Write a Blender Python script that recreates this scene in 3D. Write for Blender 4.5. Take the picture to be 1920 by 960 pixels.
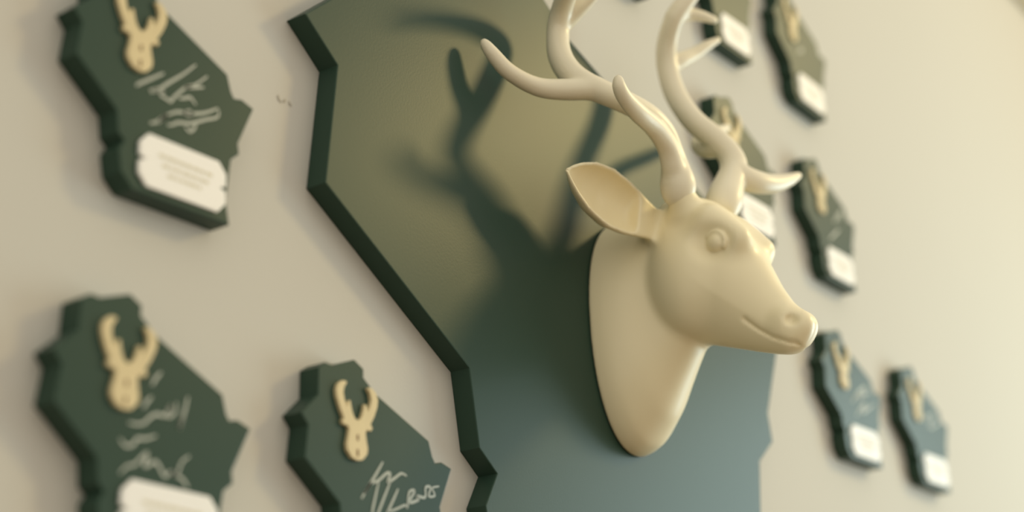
import bpy, bmesh, math
import numpy as np
from mathutils import Matrix, Vector

for o in list(bpy.data.objects):
    bpy.data.objects.remove(o, do_unlink=True)
scene = bpy.context.scene
col = scene.collection

# ---------------------------------------------------------------- measures
U = 0.20                      # one unit = height of a small plaque (m)
ZO = 1.54                     # height of unit-zero above the floor (m)
CAM = np.array([-4.84772, -4.27881, -0.91155])     # units
YAW, PIT, ROL = 0.954643, 0.331430, -0.044787
FPX = 2879.468                # focal length in pixels of a 1920 px wide frame
T_SMALL, T_BIG = 0.1061, 0.1123                     # board thickness (units)
CEIL = 7.30 * U + ZO

def W(p):
    return Vector((p[0] * U, p[1] * U, p[2] * U + ZO))

fw = np.array([math.sin(YAW) * math.cos(PIT), math.cos(YAW) * math.cos(PIT), math.sin(PIT)])
rt = np.array([math.cos(YAW), -math.sin(YAW), 0.0])
up = np.cross(rt, fw)
cr, sr = math.cos(ROL), math.sin(ROL)
RT, UP = cr * rt + sr * up, -sr * rt + cr * up

def ray(u, v):
    return RT * (u - 960) / FPX - UP * (v - 480) / FPX + fw

def on_y(u, v, y):            # pixel -> point on the plane y (units)
    d = ray(u, v)
    return CAM + d * (y - CAM[1]) / d[1]

# ---------------------------------------------------------------- camera
cam = bpy.data.cameras.new('camera')
cam.sensor_width = 36.0
cam.lens = FPX / 1920 * 36.0
cam.clip_start = 0.05
cam_o = bpy.data.objects.new('camera', cam)
col.objects.link(cam_o)
M = Matrix(((RT[0], UP[0], -fw[0]), (RT[1], UP[1], -fw[1]), (RT[2], UP[2], -fw[2]))).to_4x4()
M.translation = W(CAM)
cam_o.matrix_world = M
cam.dof.use_dof = True
cam.dof.focus_distance = 7.40 * U
cam.dof.aperture_fstop = 1.9
cam.dof.aperture_blades = 0
scene.camera = cam_o

# ---------------------------------------------------------------- light
world = bpy.data.worlds.new('world')
scene.world = world
world.use_nodes = True
bg = world.node_tree.nodes['Background']
bg.inputs[0].default_value = (1.0, 0.945, 0.82, 1)     # warm room light from all round
bg.inputs[1].default_value = 0.92

def area(name, loc, target, sx, sy, power, colour, shape='RECTANGLE'):
    l = bpy.data.lights.new(name, 'AREA')
    l.shape = shape
    l.size = sx
    if shape in ('RECTANGLE', 'ELLIPSE'):
        l.size_y = sy
    l.energy = power
    l.color = colour
    o = bpy.data.objects.new(name, l)
    col.objects.link(o)
    o.location = loc
    d = Vector(target) - Vector(loc)
    o.rotation_euler = d.to_track_quat('-Z', 'Y').to_euler()
    return o

DEER = W((2.0, -0.7, 1.7))
KD = Vector((1.5, -1.0, 0.86)).normalized()
area('lamp_light', DEER + KD * 7.0, DEER, 0.95, 0.95, 148, (1.0, 0.77, 0.34), 'DISK')
area('window_light', (3.2, -1.45, 1.62), (0.6, -2.2, 1.62), 1.6, 1.75, 62, (0.72, 0.93, 0.94))
scene.view_settings.view_transform = 'Standard'
scene.view_settings.look = 'None'
scene.view_settings.gamma = 1.0
scene.view_settings.use_curve_mapping = False
scene.view_settings.exposure = 0.0

# ---------------------------------------------------------------- materials
def srgb(r, g, b):
    f = lambda c: (c / 255 / 12.92) if c / 255 <= 0.04045 else ((c / 255 + 0.055) / 1.055) ** 2.4
    return (f(r), f(g), f(b), 1)

def mat(name, rgb, rough=0.5, spec=0.5, var=0.0, scale=20.0, bump=0.0, bscale=200.0, coat=0.0, coat_r=0.1):
    m = bpy.data.materials.new(name)
    m.use_nodes = True
    nt = m.node_tree
    b = nt.nodes['Principled BSDF']
    b.inputs['Roughness'].default_value = rough
    b.inputs['Specular IOR Level'].default_value = spec
    b.inputs['Coat Weight'].default_value = coat
    b.inputs['Coat Roughness'].default_value = coat_r
    tc = nt.nodes.new('ShaderNodeTexCoord')
    n = nt.nodes.new('ShaderNodeTexNoise')
    n.inputs['Scale'].default_value = scale
    n.inputs['Detail'].default_value = 4
    nt.links.new(tc.outputs['Object'], n.inputs['Vector'])
    r = nt.nodes.new('ShaderNodeMixRGB')
    r.inputs[1].default_value = tuple(c * (1 - var) for c in rgb[:3]) + (1,)
    r.inputs[2].default_value = tuple(min(1, c * (1 + var)) for c in rgb[:3]) + (1,)
    nt.links.new(n.outputs['Fac'], r.inputs[0])
    nt.links.new(r.outputs[0], b.inputs['Base Color'])
    if bump > 0:
        n2 = nt.nodes.new('ShaderNodeTexNoise')
        n2.inputs['Scale'].default_value = bscale
        nt.links.new(tc.outputs['Object'], n2.inputs['Vector'])
        bp = nt.nodes.new('ShaderNodeBump')
        bp.inputs['Strength'].default_value = bump
        bp.inputs['Distance'].default_value = 0.001
        nt.links.new(n2.outputs['Fac'], bp.inputs['Height'])
        nt.links.new(bp.outputs[0], b.inputs['Normal'])
    return m

M_WALL = mat('cream_wall_paint', srgb(200, 196, 185), 0.75, 0.3, 0.015, 3, 0.15, 300)
M_CEIL = mat('ceiling_paint', srgb(196, 186, 160), 0.9, 0.2, 0.02, 3)
M_FLOOR = mat('floor_boards', srgb(120, 95, 68), 0.5, 0.4, 0.15, 6)
M_GREEN = mat('green_paint', srgb(48, 69, 57), 0.37, 0.145, 0.04, 8, 0.05, 400)
M_DEER = mat('white_resin', srgb(246, 233, 194), 0.42, 0.5, 0.01, 10, 0, 100, 0.08, 0.15)
M_ANTLER = mat('white_resin_antler', srgb(238, 228, 200), 0.36, 0.5, 0.02, 30, 0.10, 120)
M_WOOD = mat('pale_wood', srgb(212, 194, 150), 0.55, 0.4, 0.10, 60)
M_BURN = mat('burnt_wood', srgb(112, 76, 46), 0.7, 0.2, 0.1, 60)
M_PLATE = mat('cream_plate', srgb(240, 237, 231), 0.5, 0.5, 0.02, 40)
M_INK = mat('grey_print', srgb(218, 210, 186), 0.7, 0.2, 0.05, 90)
M_SILVER = mat('silver_marker', srgb(168, 172, 160), 0.5, 0.5, 0.12, 300)
M_SCUFF = mat('scuff', srgb(178, 172, 156), 0.8, 0.2, 0.1, 300)
M_FRAME = mat('white_frame', srgb(235, 235, 230), 0.5, 0.4, 0.01, 10)
M_LAMP = mat('lamp_metal', srgb(190, 190, 188), 0.4, 0.5, 0.02, 10)

# ---------------------------------------------------------------- helpers
def mesh_obj(name, verts, faces, m, parent=None, smooth=False):
    me = bpy.data.meshes.new(name)
    me.from_pydata([tuple(v) for v in verts], [], [tuple(f) for f in faces])
    me.validate()
    me.materials.append(m)
    if smooth:
        me.polygons.foreach_set('use_smooth', [True] * len(me.polygons))
    o = bpy.data.objects.new(name, me)
    col.objects.link(o)
    o.parent = parent
    return o

def tag(o, label=None, cat=None, group=None, kind=None):
    if label: o['label'] = label
    if cat: o['category'] = cat
    if group: o['group'] = group
    if kind: o['kind'] = kind
    return o

def slab_mesh(name, outline, y0, y1, m, bevel=0.0, holes=()):
    """outline (x,z) in metres, counter-clockwise seen from the room; y0 back, y1 front (y1<y0)."""
    bm = bmesh.new()
    vs = [bm.verts.new((x, y1, z)) for x, z in outline]
    f = bm.faces.new(vs)
    bm.normal_update()
    if f.normal.y > 0:
        f.normal_flip()
    r = bmesh.ops.extrude_face_region(bm, geom=[f])
    newv = [g for g in r['geom'] if isinstance(g, bmesh.types.BMVert)]
    for v in newv:
        v.co.y = y0
    bm.normal_update()
    bmesh.ops.recalc_face_normals(bm, faces=bm.faces)
    if bevel > 0:
        ed = [e for e in bm.edges if all(abs(v.co.y - y1) < 1e-6 for v in e.verts)]
        bmesh.ops.bevel(bm, geom=ed, offset=bevel, segments=2, affect='EDGES', profile=0.6)
    me = bpy.data.meshes.new(name)
    bm.to_mesh(me)
    bm.free()
    me.materials.append(m)
    return me

def link(name, me, parent=None, loc=(0, 0, 0)):
    o = bpy.data.objects.new(name, me)
    col.objects.link(o)
    o.parent = parent
    o.location = loc
    return o

def box(name, lo, hi, m, parent=None):
    x0, y0, z0 = lo; x1, y1, z1 = hi
    v = [(x0,y0,z0),(x1,y0,z0),(x1,y1,z0),(x0,y1,z0),(x0,y0,z1),(x1,y0,z1),(x1,y1,z1),(x0,y1,z1)]
    f = [(0,3,2,1),(4,5,6,7),(0,1,5,4),(1,2,6,5),(2,3,7,6),(3,0,4,7)]
    return mesh_obj(name, v, f, m, parent)

def smooth_poly(p, n=6):
    p = np.array(p, float)
    if len(p) < 3:
        return p
    q = np.vstack([2 * p[0] - p[1], p, 2 * p[-1] - p[-2]])
    out = []
    for i in range(1, len(q) - 2):
        for t in np.linspace(0, 1, n, endpoint=False):
            a, b, c_, d = q[i-1], q[i], q[i+1], q[i+2]
            out.append(0.5 * (2*b + (c_-a)*t + (2*a-5*b+4*c_-d)*t*t + (3*b-a-3*c_+d)*t**3))
    out.append(p[-1])
    return np.array(out)

def ribbon_mesh(name, strokes, y, w, m):
    """flat pen strokes in the x-z plane (metres)."""
    V, F = [], []
    for s in strokes:
        p = smooth_poly(s)
        t = np.gradient(p, axis=0)
        t /= np.linalg.norm(t, axis=1)[:, None] + 1e-9
        nrm = np.stack([-t[:, 1], t[:, 0]], 1)
        k = np.linspace(0, 1, len(p))
        ww = w * (0.65 + 0.5 * np.sin(math.pi * k) ** 0.7)
        b = len(V)
        for i in range(len(p)):
            l, r_ = p[i] + nrm[i] * ww[i] / 2, p[i] - nrm[i] * ww[i] / 2
            V += [(l[0], y, l[1]), (r_[0], y, r_[1])]
        for i in range(len(p) - 1):
            F.append((b + 2*i, b + 2*i + 1, b + 2*i + 3, b + 2*i + 2))
    me = bpy.data.meshes.new(name)
    me.from_pydata(V, [], F)
    me.materials.append(m)
    return me

# ---------------------------------------------------------------- room
X0, X1, Y0 = -4.5, 5.5, -6.0
tag(box('wall_back', (X0, 0, 0), (X1, 0.12, CEIL + 0.4), M_WALL), kind='structure')
tag(box('floor', (X0, Y0, -0.1), (X1, 0.0, 0), M_FLOOR), kind='structure')
tag(box('baseboard_back', (X0, -0.015, 0), (X1, 0.0, 0.10), M_FRAME), kind='structure')
# crown moulding: stepped profile running along the wall
prof = [(0, 0), (-0.018, 0), (-0.022, 0.03), (-0.05, 0.07), (-0.055, 0.10), (0, 0.10)]
n_ = len(prof)
V = [(X0, y, CEIL + z) for y, z in prof] + [(X1, y, CEIL + z) for y, z in prof]
F = [(k, (k + 1) % n_, n_ + (k + 1) % n_, n_ + k) for k in range(n_)] + [tuple(range(n_))[::-1], tuple(range(n_, 2 * n_))]
tag(mesh_obj('trim_1', V, F, M_CEIL), kind='structure')
wall = bpy.data.objects['wall_back']
sc = [[(520, 178), (523, 187), (527, 192)], [(531, 192), (533, 189), (535, 187)], [(541, 190), (543, 195), (546, 199)]]
st = [[(on_y(u, v, 0)[0] * U, on_y(u, v, 0)[2] * U + ZO) for u, v in s] for s in sc]
link('scuff_mark', ribbon_mesh('scuff_mark', st, -0.0006, 0.0020, M_SCUFF), wall)

# ---------------------------------------------------------------- boards
OUT = [(-0.3715,0.4321),(-0.3734,0.315),(-0.4732,0.2244),(-0.4301,0.1787),(-0.4483,0.0446),(-0.2365,-0.1125),(-0.2242,-0.1976),(-0.1913,-0.2219),(-0.2173,-0.2598),(-0.2007,-0.3467),(-0.1378,-0.4006),(0.3894,-0.404),(0.3667,-0.3089),(0.3893,-0.1244),(0.4368,-0.0874),(0.4278,-0.043),(0.516,0.1394),(0.4436,0.1584),(0.3978,0.148),(0.3792,0.1721),(0.3541,0.2399),(-0.0092,0.3867),(-0.0867,0.4424),(-0.0864,0.48),(-0.1464,0.509),(-0.2867,0.4584),(-0.3284,0.4611)]
BIG = [(0.027,3.203),(0.02,2.711),(-0.448,2.318),(-0.239,2.145),(-0.321,1.559),(0.654,0.923),(0.709,0.556),(0.839,0.453),(0.741,0.294),(0.818,-0.071),(1.107,-0.297),(3.522,-0.305),(3.417,0.095),(3.546,0.884),(3.749,1.036),(3.721,1.211),(4.096,1.982),(3.764,2.061),(3.554,2.017),(3.469,2.118),(3.354,2.403),(1.687,3.016),(1.332,3.249),(1.333,3.408),(1.058,3.529),(0.415,3.315),(0.224,3.325)]
big_c = (1.734, 1.39)
me = slab_mesh('backing_board', [((x - big_c[0]) * U, (z - big_c[1]) * U) for x, z in BIG], -0.0004, -T_BIG * U, M_GREEN, 0.0012)
big = link('backing_board', me, None, W((big_c[0], 0, big_c[1])))
tag(big, 'large dark green state-shaped board behind the white deer head', 'board')

board_me = slab_mesh('board', [(x * U, z * U) for x, z in OUT], -0.0004, -T_SMALL * U, M_GREEN, 0.0011)
EC = -0.145
half = [(0, .075), (.034, .082), (.062, .110), (.066, .135), (.056, .172), (.052, .196), (.058, .212), (.088, .213), (.097, .228), (.084, .240), (.108, .278), (.128, .322), (.133, .352), (.122, .380), (.098, .397), (.074, .400), (.068, .392), (.084, .372), (.090, .348), (.082, .318), (.066, .292), (.058, .318), (.046, .322), (.040, .296), (.030, .268), (.016, .250)]
em = [(EC + x, z) for x, z in half] + [(EC, .244)] + [(EC - x, z) for x, z in half[:0:-1]]
emblem_me = slab_mesh('deer_emblem', [(x * U, z * U) for x, z in em], -T_SMALL * U, -T_SMALL * U - 0.0034, M_WOOD, 0.0004)
ye = -T_SMALL * U - 0.0037
burn_me = ribbon_mesh('burnt_marking', [[(EC * U, z0 * U), (EC * U, z1 * U)] for z0, z1 in ((.158, .184), (.092, .122))], ye, 0.0030, M_BURN)
px0, px1, pz0, pz1, cu = -0.120, 0.352, -0.374, -0.160, 0.044
pm = (pz0 + pz1) / 2
plate = [(px0, pm - .012), (px0, pz0 + cu), (px0 + cu, pz0), (px1 - cu, pz0), (px1, pz0 + cu), (px1, pm - .012), (px1 - .034, pm), (px1, pm + .012), (px1, pz1 - cu), (px1 - cu, pz1), (px0 + cu, pz1), (px0, pz1 - cu), (px0, pm + .012), (px0 + .034, pm)]
plate_me = slab_mesh('name_plate', [(x * U, z * U) for x, z in plate], -T_SMALL * U, -T_SMALL * U - 0.0024, M_PLATE, 0.0003)
# three soft lines of small unreadable print
rng = np.random.default_rng(4)
V, F = [], []
for zi, (zz, a, b_) in enumerate(((-.232, -.02, .25), (-.268, .00, .23), (-.302, .03, .21))):
    x = a
    while x < b_:
        w_ = rng.uniform(.012, .035)
        k = len(V)
        for dx, dz in ((0, -.007), (w_, -.007), (w_, .007), (0, .007)):
            V.append(((x + dx) * U, -T_SMALL * U - 0.0026, (zz + dz) * U))
        F.append((k, k + 1, k + 2, k + 3))
        x += w_ + rng.uniform(.004, .010)
print_me = bpy.data.meshes.new('printed_text')
print_me.from_pydata(V, [], F)
print_me.materials.append(M_INK)

def crop(s, ox, oy, lines):
    return [[(x / s + ox, y / s + oy) for x, y in l] for l in lines]

SIG = {
 0: crop(6, 240, 100, [[(85,365),(130,340),(260,285),(400,225)], [(240,420),(300,410),(360,395),(460,330),(620,235),(760,130)],
        [(250,440),(330,420),(400,430),(360,460),(440,520),(480,540),(520,490),(600,420),(660,380),(760,350),(890,260)], [(640,385),(740,385),(850,385)],
        [(570,510),(640,505),(700,500),(760,580)], [(240,785),(310,775),(400,720),(440,700),(380,740),(330,790)], [(440,690),(560,660),(700,680),(860,670),(1010,620)],
        [(620,680),(680,650),(720,690),(650,700)], [(440,810),(510,800),(560,780),(700,790),(860,750),(1000,720),(1020,640)], [(640,830),(690,880),(740,850),(760,800)]]),
 1: crop(3.69, 200, 660, [[(310,230),(340,180),(375,140)], [(250,390),(280,340),(310,310)], [(150,490),(210,500),(260,490),(300,450),(350,430),(400,440),(440,370),(420,450),(470,420),(480,350)],
        [(560,310),(540,400),(500,530),(520,440)], [(90,600),(130,650),(180,640),(210,600),(270,600),(340,580)], [(90,840),(140,790),(190,780),(230,740),(280,700),(260,790),(330,760),(360,790),(400,860),(440,830),(480,850),(520,760),(570,720)], [(440,830),(520,880),(560,940)]]),
 2: crop(8.727, 660, 850, [[(500,140),(400,320),(280,520),(150,740)], [(200,660),(300,500),(420,450),(560,330),(620,340),(580,470),(700,400),(800,330),(890,370)],
        [(430,470),(380,700),(330,960),(360,1150)], [(620,470),(530,700),(430,960),(380,1120)], [(750,580),(680,740),(580,960),(540,1080)], [(580,960),(700,920),(860,850),(900,880),(930,640),(1020,620),(930,800),(1080,760),(1060,700),(1190,720),(1200,560),(1280,560),(1250,700),(1350,690),(1310,570),(1420,540)]]),
 3: crop(2.527, 1400, 580, [[(500,440),(530,390),(560,370),(535,430)], [(505,415),(540,408),(575,398)], [(520,505),(545,460),(560,450),(550,490),(600,452)]]),
 4: crop(2.527, 1400, 580, [[(840,530),(865,505),(880,500),(868,560),(910,538)]]),
 5: crop(3.2, 1440, 270, [[(395,470),(420,425),(440,400),(420,462)], [(370,572),(400,540),(425,515)]]),
 6: crop(4, 1400, 0, [[(380,400),(400,375),(420,372),(405,400)]]),
}
PL = [  # offset x, z, rotation, x-scale, label
 (-1.2259, 1.6253, -0.0114, -0.0708, 'green state-shaped plaque with a long two-line silver signature, directly above another plaque'),
 (-1.2342, 0.3068, -0.0517, -0.0511, 'green state-shaped plaque, slightly crooked, with three lines of faint silver handwriting'),
 (-0.0015, 0.3002, -0.0154, -0.0217, 'green state-shaped plaque with bold looping signature beside lower edge of the large board'),
 (5.0985, 1.5072, -0.0090, -0.0092, "green state-shaped plaque by the deer's nose with short white signature"),
 (6.4128, 1.4912, -0.0120, -0.0291, 'green state-shaped plaque at the outer end of the lowest row, farthest from the deer'),
 (5.0389, 2.7977, -0.0001, -0.1036, "green state-shaped plaque that the deer's brow tine points at, above the plaque by the nose"),
 (4.8762, 4.1099, -0.0212, -0.1260, 'green state-shaped plaque at the outer end of the topmost row, its plate touching the bottom'),
 (3.6943, 4.1341, 0.0192, -0.1648, "green state-shaped plaque half hidden behind the upper tines of the deer's antler"),
 (3.7399, 2.8302, -0.0113, -0.0487, "green state-shaped plaque behind the base of the deer's antler and its brow"),
 (2.3260, 4.1000, 0.0, -0.10, 'green state-shaped plaque hung above the large board, only its bottom tip showing'),
]
for i, (ox, oz, rot, sx, label) in enumerate(PL):
    e = bpy.data.objects.new('award_plaque', None)
    col.objects.link(e)
    e.location = W((ox, 0, oz))
    e.rotation_euler = (0, -rot, 0)
    e.scale = (1 + sx, 1, 1)
    e.empty_display_size = 0.03
    tag(e, label, 'plaque', 'signed state-shaped plaques on the wall')
    link('board', board_me, e)
    b = link('deer_emblem', emblem_me, e)
    b['label'] = 'pale wooden deer head emblem with antlers'
    link('burnt_marking', burn_me, b)
    p = link('name_plate', plate_me, e)
    p['label'] = 'cream ticket-shaped name plate'
    link('printed_text', print_me, p)
    if i in SIG:
        strokes = []
        ca, sa = math.cos(rot), math.sin(rot)
        for s in SIG[i]:
            q = []
            for u, v in s:
                P = on_y(u, v, -T_SMALL)
                dx, dz = P[0] - ox, P[2] - oz
                q.append(((dx * ca + dz * sa) / (1 + sx) * U, (-dx * sa + dz * ca) * U))
            strokes.append(q)
        g = link('signature', ribbon_mesh('signature', strokes, -T_SMALL * U - 0.0004, 0.0023 if i < 3 else 0.0036, M_SILVER), e)
        g['label'] = 'silver marker signature'

# ---------------------------------------------------------------- implicit surfaces
def surface_nets(F, org, h):
    """naive surface nets; F<0 inside."""
    s = F < 0
    nx, ny, nz = F.shape
    c = np.zeros((nx - 1, ny - 1, nz - 1), np.int8)
    for dx in (0, 1):
        for dy in (0, 1):
            for dz in (0, 1):
                c += s[dx:nx-1+dx, dy:ny-1+dy, dz:nz-1+dz]
    I = np.argwhere((c > 0) & (c < 8))
    idx = -np.ones(c.shape, np.int64)
    idx[I[:, 0], I[:, 1], I[:, 2]] = np.arange(len(I))
    acc = np.zeros((len(I), 3)); cnt = np.zeros(len(I))
    cor = [(a, b, d) for a in (0, 1) for b in (0, 1) for d in (0, 1)]
    for a in cor:
        for ax in range(3):
            if a[ax] == 1:
                continue
            b = list(a); b[ax] = 1
            fa = F[I[:, 0]+a[0], I[:, 1]+a[1], I[:, 2]+a[2]]
            fb = F[I[:, 0]+b[0], I[:, 1]+b[1], I[:, 2]+b[2]]
            mk = (fa < 0) != (fb < 0)
            t = np.where(mk, fa / np.where(mk, fa - fb, 1), 0)
            p = np.tile(np.array(a, float), (len(I), 1)); p[:, ax] += t
            acc += p * mk[:, None]; cnt += mk
    P = (I + acc / cnt[:, None]) * h + np.array(org)
    Q = []
    for ax in range(3):
        o1, o2 = [(1, 2), (2, 0), (0, 1)][ax]
        sl0 = [slice(None)] * 3; sl1 = [slice(None)] * 3
        sl0[ax] = slice(0, F.shape[ax] - 1); sl1[ax] = slice(1, F.shape[ax])
        e = np.argwhere(s[tuple(sl0)] != s[tuple(sl1)])
        ok = (e[:, o1] > 0) & (e[:, o2] > 0) & (e[:, o1] < F.shape[o1] - 1) & (e[:, o2] < F.shape[o2] - 1)
        e = e[ok]
        inside = s[e[:, 0], e[:, 1], e[:, 2]]
        qs = []
        for d1, d2 in ((-1, -1), (0, -1), (0, 0), (-1, 0)):
            q = e.copy(); q[:, o1] += d1; q[:, o2] += d2
            qs.append(idx[q[:, 0], q[:, 1], q[:, 2]])
        q = np.stack(qs, 1)
        q[~inside] = q[~inside][:, ::-1]
        Q.append(q)
    return P, np.vstack(Q)

def smin(a, b, k):
    h = np.clip(0.5 + 0.5 * (b - a) / k, 0, 1)
    return b + (a - b) * h - k * h * (1 - h)

def smax(a, b, k):
    return -smin(-a, -b, k)

def net_object(name, P, Q, m, parent, loc):
    me = bpy.data.meshes.new(name)
    V = P * U
    V[:, 2] += ZO
    V -= np.array(loc)
    me.from_pydata(V.tolist(), [], Q.tolist())
    me.materials.append(m)
    me.polygons.foreach_set('use_smooth', [True] * len(me.polygons))
    me.validate()
    o = bpy.data.objects.new(name, me)
    col.objects.link(o)
    o.parent = parent
    return o

# ---- deer head: X lateral, o distance from the wall, z up (units); mid plane at x = 2.08 - 0.105*(o-0.11)
MX, SHEAR = 2.08, 0.105
h = 0.0085
gx = np.arange(0, 1.12, h, dtype=np.float32)
go = np.arange(T_BIG - 0.02, 1.36, h, dtype=np.float32)
gz = np.arange(0.64, 2.30, h, dtype=np.float32)
X, O, Z = np.meshgrid(gx, go, gz, indexing='ij')

def rc(a, b, r1, r2, sx=1.0):
    a = np.array(a, np.float32); b = np.array(b, np.float32); ba = b - a
    px, po, pz = (X - a[0]) / sx, O - a[1], Z - a[2]
    bx = ba[0] / sx
    t = np.clip((px * bx + po * ba[1] + pz * ba[2]) / (bx * bx + ba[1] ** 2 + ba[2] ** 2), 0, 1)
    return np.sqrt((px - bx * t) ** 2 + (po - ba[1] * t) ** 2 + (pz - ba[2] * t) ** 2) - (r1 + (r2 - r1) * t)

def ell(c, r):
    q = np.sqrt(((X - c[0]) / r[0]) ** 2 + ((O - c[1]) / r[1]) ** 2 + ((Z - c[2]) / r[2]) ** 2)
    return (q - 1) * min(r)

def table(s, xs, ys, n=400, blur=9):
    g = np.linspace(xs[0], xs[-1], n)
    y = np.interp(g, xs, ys)
    for _ in range(2):
        yp = np.pad(y, blur, mode='edge')
        y = np.convolve(yp, np.ones(2 * blur + 1) / (2 * blur + 1), 'valid')
    return np.interp(s, g, y).astype(np.float32)

# head loft along the axis from poll to nose
dA = np.array([0.622, -0.783]); nA = np.array([0.783, 0.622]); A0 = (0.70, 1.80)
S = (O - A0[0]) * dA[0] + (Z - A0[1]) * dA[1]
H = (O - A0[0]) * nA[0] + (Z - A0[1]) * nA[1]
ss = [-.32, -.27, -.20, -.10, 0, .15, .30, .40, .55, .68, .78, .84, .875, .90]
tp = [.00, .06, .10, .150, .165, .165, .142, .115, .074, .056, .046, .026, -.005, -.04]
bt = [-.14, -.22, -.28, -.37, -.44, -.51, -.49, -.43, -.335, -.255, -.190, -.145, -.11, -.08]
wd = [.04, .14, .19, .225, .245, .255, .245, .220, .165, .130, .114, .098, .070, .03]
ht, hb, hw = table(S, ss, tp), table(S, ss, bt), table(S, ss, wd)
hc, hh = (ht + hb) / 2, (ht - hb) / 2
tt = np.clip((H - hc) / hh, -1, 1)
wl = hw * (1 - 0.12 * np.clip(tt, 0, 1) - 0.10 * np.clip(-tt, 0, 1))
f = ((np.abs(X / wl) ** 2.2 + np.abs((H - hc) / hh) ** 2.2) ** (1 / 2.2) - 1) * np.minimum(wl, hh)
f = smax(np.maximum(f, -0.33 - S), S - 0.885, 0.06)
# cheek and muzzle masses
f = smin(f, ell((0.12, 0.60, 1.54), (0.185, 0.225, 0.290)), 0.05)
f = smin(f, rc((0.040, 1.13, 1.20), (0.02, 1.20, 1.18), 0.082, 0.070), 0.05)
# brow ridge over the eye
f = smin(f, rc((0.165, 0.80, 1.80), (0.148, 0.950, 1.680), 0.075, 0.050), 0.12)
# neck: egg-shaped base on the board running up to the jaw
tn = np.clip((O - 0.11) / 0.5, 0, 1.3)
a_ = table(O, [0.0, 0.11, 0.2, 0.3, 0.42, 0.55, 0.7, 1.4], [.378, .376, .362, .325, .255, .205, .19, .19])
zb = table(O, [0.0, 0.11, 0.17, 0.238, 0.372, 0.493, 0.604, 0.75, 1.4], [.700, .703, .712, .742, .880, 1.07, 1.235, 1.40, 1.6], 400, 5)
zt = 2.00 - 0.10 * tn
zc, zh = (zt + zb) / 2, np.maximum((zt - zb) / 2, 0.08)
tz = np.clip((Z - zc) / zh, -1, 1)
aw = a_ * (1 + 0.04 * tz)
fn = ((np.abs(X / aw) ** 2.2 + np.abs((Z - zc) / zh) ** 2.2) ** (1 / 2.2) - 1) * np.minimum(aw, zh)
fn = smax(fn, O - 0.62, 0.05)
fn = smax(fn, (T_BIG + 0.003) - O, 0.015)
f = smin(f, fn, 0.03)
# pedicles under the antlers
f = smin(f, rc((0.16, 0.66, 1.90), (0.212, 0.665, 1.985), 0.095, 0.072), 0.05)
# eye: shallow socket, ball, upper and lower lid
EY = (0.200, 0.848, 1.661)
f = smax(f, -(ell((EY[0] + 0.045, EY[1] + .005, EY[2]), (0.045, 0.085, 0.070))), 0.05)
ball = ell((EY[0] - 0.012, EY[1], EY[2]), (0.052, 0.056, 0.052))
ball_o = ell((EY[0] - 0.012, EY[1], EY[2]), (0.075, 0.072, 0.069))
ev = (O - EY[1]) * 0.65 + (Z - EY[2]) * 0.76
f = smin(f, ball, 0.004)
f = smin(f, smax(np.maximum(ball_o, X - (EY[0] + 0.016) - 0.15 * ev), -ev - 0.01, 0.02), 0.006)
# nostril and mouth line
f = smax(f, -ell((0.108, 1.198, 1.195), (0.026, 0.038, 0.030)), 0.02)
mp = [(0.945, 1.245), (0.956, 1.231), (1.016, 1.174), (1.083, 1.125), (1.15, 1.092), (1.185, 1.084)]
dm = np.full_like(f, 9.0)
for (o0, z0), (o1, z1) in zip(mp[:-1], mp[1:]):
    t = np.clip(((O - o0) * (o1 - o0) + (Z - z0) * (z1 - z0)) / ((o1 - o0) ** 2 + (z1 - z0) ** 2), 0, 1)
    dm = np.minimum(dm, np.sqrt((O - o0 - (o1 - o0) * t) ** 2 + (Z - z0 - (z1 - z0) * t) ** 2))
f = f + 0.015 * np.exp(-(dm / 0.010) ** 2)
# ears: leaf-shaped cups
er = np.array([0.24, 0.49, 1.86]); et = np.array([0.94, 0.425, 1.965])
ax = et - er; L = np.linalg.norm(ax); ax = ax / L
nr = np.array([0.12, 1.0, -0.10]); nr -= ax * (nr @ ax); nr /= np.linalg.norm(nr)
wv = np.cross(ax, nr)
es = ((X - er[0]) * ax[0] + (O - er[1]) * ax[1] + (Z - er[2]) * ax[2]) / L
eh = (X - er[0]) * nr[0] + (O - er[1]) * nr[1] + (Z - er[2]) * nr[2]
ew = (X - er[0]) * wv[0] + (O - er[1]) * wv[1] + (Z - er[2]) * wv[2]
Wd = table(es, [-.1, 0, .12, .3, .5, .7, .85, .95, 1.0, 1.05], [.085, .095, .116, .148, .164, .140, .092, .046, .013, .002], 400, 8)
Hd = Wd * 0.85
eo = (np.sqrt((ew / Wd) ** 2 + (eh / Hd) ** 2) - 1) * np.minimum(Wd, Hd)
W2, H2 = np.maximum(Wd - 0.020, 0.002), np.maximum(Hd - 0.020, 0.002)
ei = (np.sqrt((ew / W2) ** 2 + ((eh) / H2) ** 2) - 1) * np.minimum(W2, H2)
ei = smax(ei, (0.17 - es) * L, 0.04)
ear = smax(eo, eh - 0.004, 0.012)
ear = smax(ear, -ei, 0.012)
ear = np.maximum(ear, np.maximum(es - 1.03, -0.05 - es))
f = smin(f, ear, 0.06)
F = np.concatenate([f[:0:-1], f], 0)
P, Q = surface_nets(F, (-(len(gx) - 1) * h, float(go[0]), float(gz[0])), h)
del F, f, ear, X, O, Z
PW = np.stack([MX - SHEAR * (P[:, 1] - 0.11) + P[:, 0], -P[:, 1], P[:, 2]], 1)
mount = bpy.data.objects.new('deer_head_mount', None)
col.objects.link(mount)
mloc = W((MX, -T_BIG, 1.33))
mount.location = mloc
tag(mount, 'white ceramic-look deer head with branching antlers mounted on the large green board', 'deer head')
net_object('head', P=PW, Q=Q[:, ::-1], m=M_DEER, parent=mount, loc=mloc)

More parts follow.
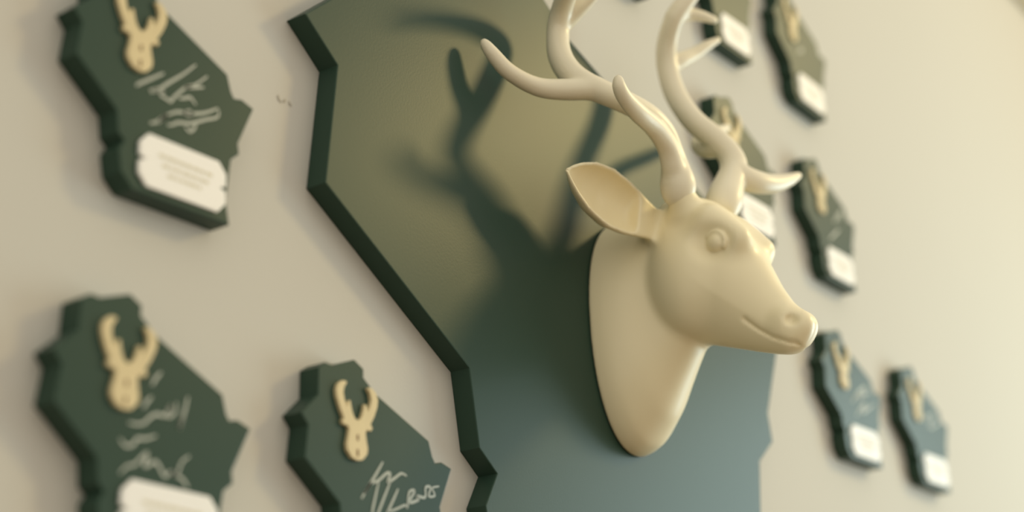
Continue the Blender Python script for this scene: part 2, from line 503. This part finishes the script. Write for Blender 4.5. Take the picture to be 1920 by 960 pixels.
# ---- antlers: chains of (u, v, y, r) turned into points
def chain(pts):
    return np.array([list(on_y(u, v, y)) + [r] for u, v, y, r in pts])

def antler(parts, k=0.02, h=0.0085):
    chains = []
    for p in parts:
        q = chain(p)
        chains.append(smooth_poly(q, 6))
    allp = np.vstack(chains)
    lo = allp[:, :3].min(0) - 0.14; hi = allp[:, :3].max(0) + 0.14
    n = np.ceil((hi - lo) / h).astype(int) + 1
    F = np.full(n, 0.2, np.float32)
    for ch in chains:
        for a, b in zip(ch[:-1], ch[1:]):
            r = max(a[3], b[3]) + 0.07
            l = np.maximum(np.floor((np.minimum(a[:3], b[:3]) - r - lo) / h).astype(int), 0)
            u_ = np.minimum(np.ceil((np.maximum(a[:3], b[:3]) + r - lo) / h).astype(int) + 1, n)
            gx_, gy_, gz_ = [np.arange(l[i], u_[i]) * h + lo[i] for i in range(3)]
            x, y, z = np.meshgrid(gx_, gy_, gz_, indexing='ij')
            ba = b[:3] - a[:3]
            t = np.clip(((x - a[0]) * ba[0] + (y - a[1]) * ba[1] + (z - a[2]) * ba[2]) / (ba @ ba + 1e-12), 0, 1)
            d = np.sqrt((x - a[0] - ba[0]*t)**2 + (y - a[1] - ba[1]*t)**2 + (z - a[2] - ba[2]*t)**2) - (a[3] + (b[3] - a[3]) * t)
            sl = tuple(slice(l[i], u_[i]) for i in range(3))
            F[sl] = smin(F[sl], d.astype(np.float32), k)
    return surface_nets(F, lo, h)

near = [
 [(1272,362,-.655,.078),(1271,345,-.66,.082),(1268,325,-.66,.068),(1261,295,-.655,.058),(1245,250,-.665,.054),(1215,216,-.66,.053),(1165,188,-.61,.053),(1115,166,-.51,.056),(1074,142,-.405,.060),(1050,105,-.325,.057),(1046,60,-.295,.052),(1053,20,-.35,.049),(1064,-12,-.44,.045),(1080,-38,-.54,.038),(1100,-58,-.64,.028),(1122,-70,-.72,.014)],
 [(1115,166,-.51,.052),(1055,168,-.40,.048),(1005,162,-.32,.041),(955,135,-.26,.035),(925,103,-.225,.029),(907,79,-.20,.016)],
 [(1264,322,-.67,.055),(1252,278,-.685,.047),(1228,240,-.70,.046),(1196,211,-.715,.042),(1172,184,-.725,.032),(1161,163,-.73,.024),(1159,147,-.732,.013)],
 [(1055,44,-.315,.044),(1073,27,-.37,.039),(1092,9,-.43,.034),(1115,-12,-.50,.026),(1138,-34,-.57,.012)],
]
far = [
 [(1354,388,-.70,.086),(1359,372,-.70,.090),(1367,346,-.70,.077),(1376,318,-.695,.070),(1368,290,-.67,.063),(1338,258,-.60,.060),(1300,226,-.50,.060),(1268,180,-.39,.059),(1252,130,-.345,.055),(1250,85,-.37,.052),(1264,35,-.46,.049),(1288,0,-.54,.045),(1318,-35,-.62,.038),(1350,-60,-.68,.028),(1380,-75,-.72,.014)],
 [(1348,276,-.62,.046),(1330,280,-.54,.045),(1314,276,-.46,.042),(1311,264,-.40,.038),(1335,252,-.37,.034),(1352,244,-.355,.026),(1366,238,-.35,.013)],
 [(1376,320,-.70,.058),(1394,333,-.745,.058),(1420,342,-.785,.056),(1450,345,-.815,.048),(1478,338,-.84,.033),(1499,328,-.855,.014)],
 [(1254,125,-.345,.042),(1275,114,-.39,.041),(1300,102,-.43,.033),(1325,86,-.48,.024),(1348,74,-.52,.012)],
 [(1262,32,-.46,.040),(1285,27,-.50,.033),(1310,29,-.55,.025),(1328,34,-.58,.018),(1342,39,-.60,.010)],
]
for parts, lb in ((near, None), (far, None)):
    P, Q = antler(parts)
    net_object('antler', P, Q[:, ::-1], M_ANTLER, mount, mloc)
